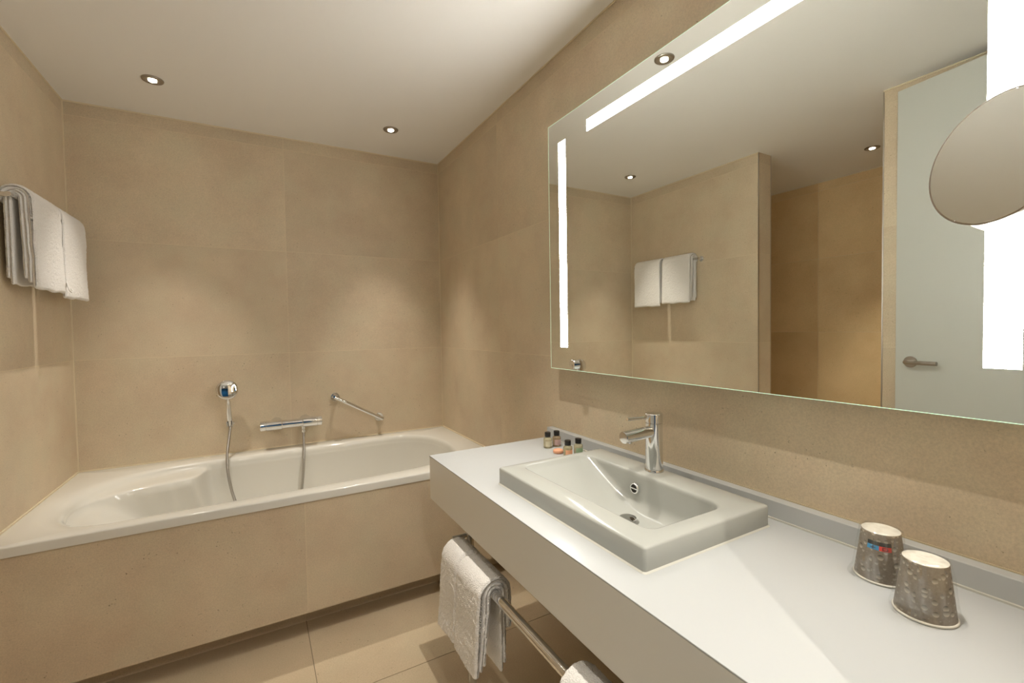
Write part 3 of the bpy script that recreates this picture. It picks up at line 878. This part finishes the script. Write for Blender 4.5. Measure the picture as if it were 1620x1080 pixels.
def cup(x, y, label, seed, tagged):
    z = KZ + 0.0004
    o = thing('paper_cup', (x, y, z), label, 'cup', 'wrapped paper cups')
    hh, rb, rt = 0.088, 0.0395, 0.0285
    mk('cup_wall', *lathe([(rb - 0.001, 0.003), (rb - 0.0005, 0.004), (rt + 0.0004, hh - 0.001), (rt, hh)], (x, y, z), n=40), cup_mat(seed), o, smooth=True, sharp=40)
    mk('rolled_rim', *lathe([(rb - 0.002, 0.0), (rb + 0.0012, 0.0008), (rb + 0.0018, 0.0022), (rb + 0.0008, 0.0038), (rb - 0.0015, 0.0042)], (x, y, z), n=40), 'cup_white', o, smooth=True)
    mk('cup_base', *lathe([(rt, hh - 0.0005), (rt + 0.0002, hh + 0.0006), (rt - 0.002, hh + 0.0008), (rt - 0.003, hh + 0.0003), (0, hh + 0.0003)], (x, y, z), n=40), 'cup_white', o, smooth=True, sharp=30)
    # loose clear wrapper
    V, F = [], []
    n, mz = 64, 18
    for j in range(mz + 1):
        t = j / mz
        for k in range(n):
            a = 2 * PI * k / n
            r = (rb + 0.0035) * (1 - t) + (rt + 0.0015) * t
            r += 0.0022 * (mnoise.noise(Vector((math.cos(a) * 2.2 + seed, math.sin(a) * 2.2, t * 2.0))) + 0.4) + 0.0009 * math.sin(a * 9 + t * 3 + seed)
            if j < 3: r += 0.0026 * (3 - j) / 3 * (1.2 + math.sin(a * 3 + seed))
            V.append((x + r * math.cos(a), y + r * math.sin(a), z + 0.0006 + (hh + 0.0016) * t + (0.0006 * math.sin(a * 7) if j == mz else 0)))
    for j in range(mz):
        for k in range(n):
            k2 = (k + 1) % n
            F.append((j * n + k, j * n + k2, (j + 1) * n + k2, (j + 1) * n + k))
    c0 = mz * n
    for rr_ in (0.6, 0.25):
        b0 = len(V)
        for k in range(n):
            a = 2 * PI * k / n
            V.append((x + rt * rr_ * math.cos(a), y + rt * rr_ * math.sin(a), z + hh + 0.0022 + 0.0006 * math.sin(5 * a + seed)))
        for k in range(n):
            k2 = (k + 1) % n
            F.append((c0 + k, c0 + k2, b0 + k2, b0 + k))
        c0 = b0
    F.append(tuple(c0 + k for k in range(n)))
    mk('wrapper', V, F, 'film', o, smooth=True)
    if tagged:
        # printed logo: a blue and a red square side by side with a dark bar above
        def patch(a0, a1, z0, z1, m, e=0.0006, nm='print'):
            V, F = [], []
            K = 6
            for k in range(K + 1):
                a = math.radians(a0 + (a1 - a0) * k / K)
                for zz in (z0, z1):
                    r = rb + (rt - rb) * zz / hh + e
                    V.append((x + r * math.cos(a), y + r * math.sin(a), z + zz))
            for k in range(K): F.append((2 * k, 2 * k + 2, 2 * k + 3, 2 * k + 1))
            mk(nm, V, F, m, o, smooth=True)
        patch(165, 197, 0.060, 0.068, mat('print_blue', srgb(60, 160, 215), 0.5))
        patch(197, 229, 0.060, 0.068, mat('print_red', srgb(232, 72, 62), 0.5))
        patch(165, 229, 0.068, 0.075, mat('print_dark', srgb(54, 54, 50), 0.5))
        dk = mat('print_mark', srgb(120, 30, 30), 0.5)
        patch(205, 220, 0.0655, 0.0667, dk, 0.0009); patch(205, 208, 0.0615, 0.0667, dk, 0.0009); patch(205, 220, 0.0615, 0.0627, dk, 0.0009); patch(217, 220, 0.0615, 0.0645, dk, 0.0009)
        db = mat('print_mark_blue', srgb(20, 70, 110), 0.5)
        patch(174, 188, 0.0632, 0.0645, db, 0.0009); patch(179, 183, 0.0612, 0.0668, db, 0.0009)
    return o


cup(-0.112, -2.555, 'upside-down grey paper cup with blue and red print in clear wrap, nearer the washbasin', 1.7, True)
cup(-0.178, -2.640, 'upside-down grey water-drop paper cup in clear wrap, nearer the counter front', 5.2, False)

# ------------------------------------------------------------------ mirror
mr = thing('wall_mirror', (0.0, (MY0 + MY1) / 2, MZ0), 'large rectangular wall mirror with frosted light strips', 'mirror')
mk('housing', *box(-0.0005, MX + 0.0055, MY0 - 0.045, MY1 + 0.045, MZ0 + 0.05, MZ1 - 0.045), 'mirror_box', mr)
mk('glass', *box(MX + 0.005, MX, MY0, MY1, MZ0, MZ1), 'mirror', mr)
E_ = 0.0012
mk('lit_edge', *join(box(MX + 0.005, MX - 0.0002, MY0 + E_, MY0, MZ0 - E_, MZ1 + E_), box(MX + 0.005, MX - 0.0002, MY1, MY1 - E_, MZ0 - E_, MZ1 + E_),
                     box(MX + 0.005, MX - 0.0002, MY0, MY1, MZ1, MZ1 + E_), box(MX + 0.005, MX - 0.0002, MY0, MY1, MZ0 - E_, MZ0)), 'glass_edge', mr)
def strip(y0, y1, z0, z1): mk('light_strip', *box(MX + 0.001, MX - 0.0006, y0, y1, z0, z1), 'strip', mr)
strip(-1.4729, -1.5172, 1.1894, 1.9885)
strip(-2.671, -2.7153, 1.1894, 1.9885)
strip(-1.6472, -2.539, 1.9693, 2.0096)
mk('knob', *lathe([(0.0185, 0.0), (0.0185, 0.012), (0.0170, 0.014), (0.0, 0.0145)], (MX - 0.0002, -1.5615, 1.1254), (-1, 0, 0), 28), 'chrome', mr, smooth=True, sharp=35)

# round magnifying mirror on a short arm
mg = thing('magnifying_mirror', (MX - 0.0005, -2.740, 1.515), 'round frameless cosmetic mirror mounted in front of the wall mirror', 'mirror')
mc = Vector((-0.118, -2.6974, 1.5156)); ma, mb_ = -0.4365, 0.1268
mn = Vector((-math.cos(mb_) * math.cos(ma), -math.sin(ma) * math.cos(mb_), math.sin(mb_)))
mk('disc', *lathe([(0.0985, -0.005), (0.0995, -0.0045), (0.0995, -0.001), (0.0975, 0.0)], mc, mn, 72), 'mirror', mg, smooth=True, sharp=20)
mk('rim', *lathe([(0.0995, -0.0052), (0.1005, -0.005), (0.1005, -0.0004), (0.0995, -0.0002)], mc, mn, 72), 'nickel', mg, smooth=True, sharp=30)
mk('arm', *tube([mc - mn * 0.006, Vector((MX - 0.001, -2.740, 1.512))], 0.008, 14), 'chrome', mg, smooth=True, sharp=40)
mk('mount', *lathe([(0.022, 0.0), (0.022, 0.006), (0.018, 0.008)], (MX - 0.0006, -2.740, 1.512), (-1, 0, 0), 24), 'chrome', mg, smooth=True, sharp=40)

# ------------------------------------------------------------------ ceiling downlights
def downlight(x, y, label, power=SPOT_W, beam=BEAM):
    o = thing('downlight', (x, y, H), label, 'downlight', 'recessed ceiling downlights')
    mk('trim_ring', *lathe([(0.0165, 0.004), (0.030, 0.0065), (0.038, 0.006), (0.0405, 0.003), (0.041, 0.0)], (x, y, H), (0, 0, -1), 40), 'nickel', o, smooth=True)
    mk('lens', *lathe([(0.0155, 0.0), (0.0155, 0.0072), (0.0, 0.0074)], (x, y, H), (0, 0, -1), 28), 'lens', o, smooth=True, sharp=40)
    ld = bpy.data.lights.new('downlight_lamp', 'SPOT')
    ld.energy = power; ld.color = WARM; ld.spot_size = math.radians(beam); ld.spot_blend = BLEND; ld.shadow_soft_size = 0.007
    lo = bpy.data.objects.new('downlight_lamp', ld); COL.objects.link(lo); lo.parent = o; lo.location = (0, 0, -0.022)
    return o


downlight(-1.470, -0.409, 'recessed round downlight over the left end of the bathtub')
downlight(-0.419, -0.390, 'recessed round downlight over the right end of the bathtub')
downlight(-0.520, -1.585, 'recessed round downlight above the near edge of the counter', SPOT_W * 1.15)
downlight(-0.520, -2.450, 'recessed round downlight above the counter end by the doorway', SPOT_W * 1.1)
downlight(-2.467, -1.536, 'recessed round downlight inside the shower recess', SPOT_W * 1.6, 60.0)
downlight(-1.10, -3.70, 'added unseen downlight in the hall, lights the blue end wall', SPOT_W * 1.2, 150.0)  # added lamp, no known source; brightens the hall and its blue wall

# ------------------------------------------------------------------ towel rack under the counter
UX, UZ = -0.546, 0.527
rk = thing('towel_rack', (-0.49, -1.530, 0.0), 'chrome towel rail on posts under the counter', 'towel rack')
mk('rail', *tube([(UX, -1.520, UZ), (UX, -2.745, UZ)], 0.0130, 24), 'chrome', rk, smooth=True, sharp=40)
for yy in (-1.530, -2.735):
    mk('post', *tube([(-0.486, yy, 0.0), (-0.486, yy, KB - 0.0005)], 0.0145, 20), 'chrome', rk, smooth=True, sharp=40)
    mk('bracket', *tube([(UX, yy, UZ), (UX, yy, UZ + 0.036), ], 0.008, 12), 'chrome', rk, smooth=True, sharp=40)
    mk('arm', *tube([(UX - 0.004, yy, UZ + 0.036), (-0.486, yy, UZ + 0.036)], 0.0085, 12), 'chrome', rk, smooth=True, sharp=40)


def bath_towel(ya, yb, label, seed, crease):
    V, F = towel_mesh(UX, UZ, ya, yb, -1, [(0.0136, 0.0095, 0.190, 0.225), (0.0233, 0.0095, 0.200, 0.200), (0.0330, 0.0165, 0.212, 0.100)], ny=150, crease=crease, fuzz=0.0017, seed=seed, flare=0.020)
    o = mk('bath_towel', V, F, 'towel', None, smooth=True, origin=(UX, (ya + yb) / 2, UZ - 0.25))
    return tag(o, label, 'towel', 'bath towels under the counter')


bath_towel(-1.548, -1.835, 'folded white bath towel on the rail under the counter, fully visible with a fold line', 4.4, -1.672)
bath_towel(-2.200, -2.460, 'folded white bath towel on the under-counter rail, only its top corner in view', 12.9, -2.31)
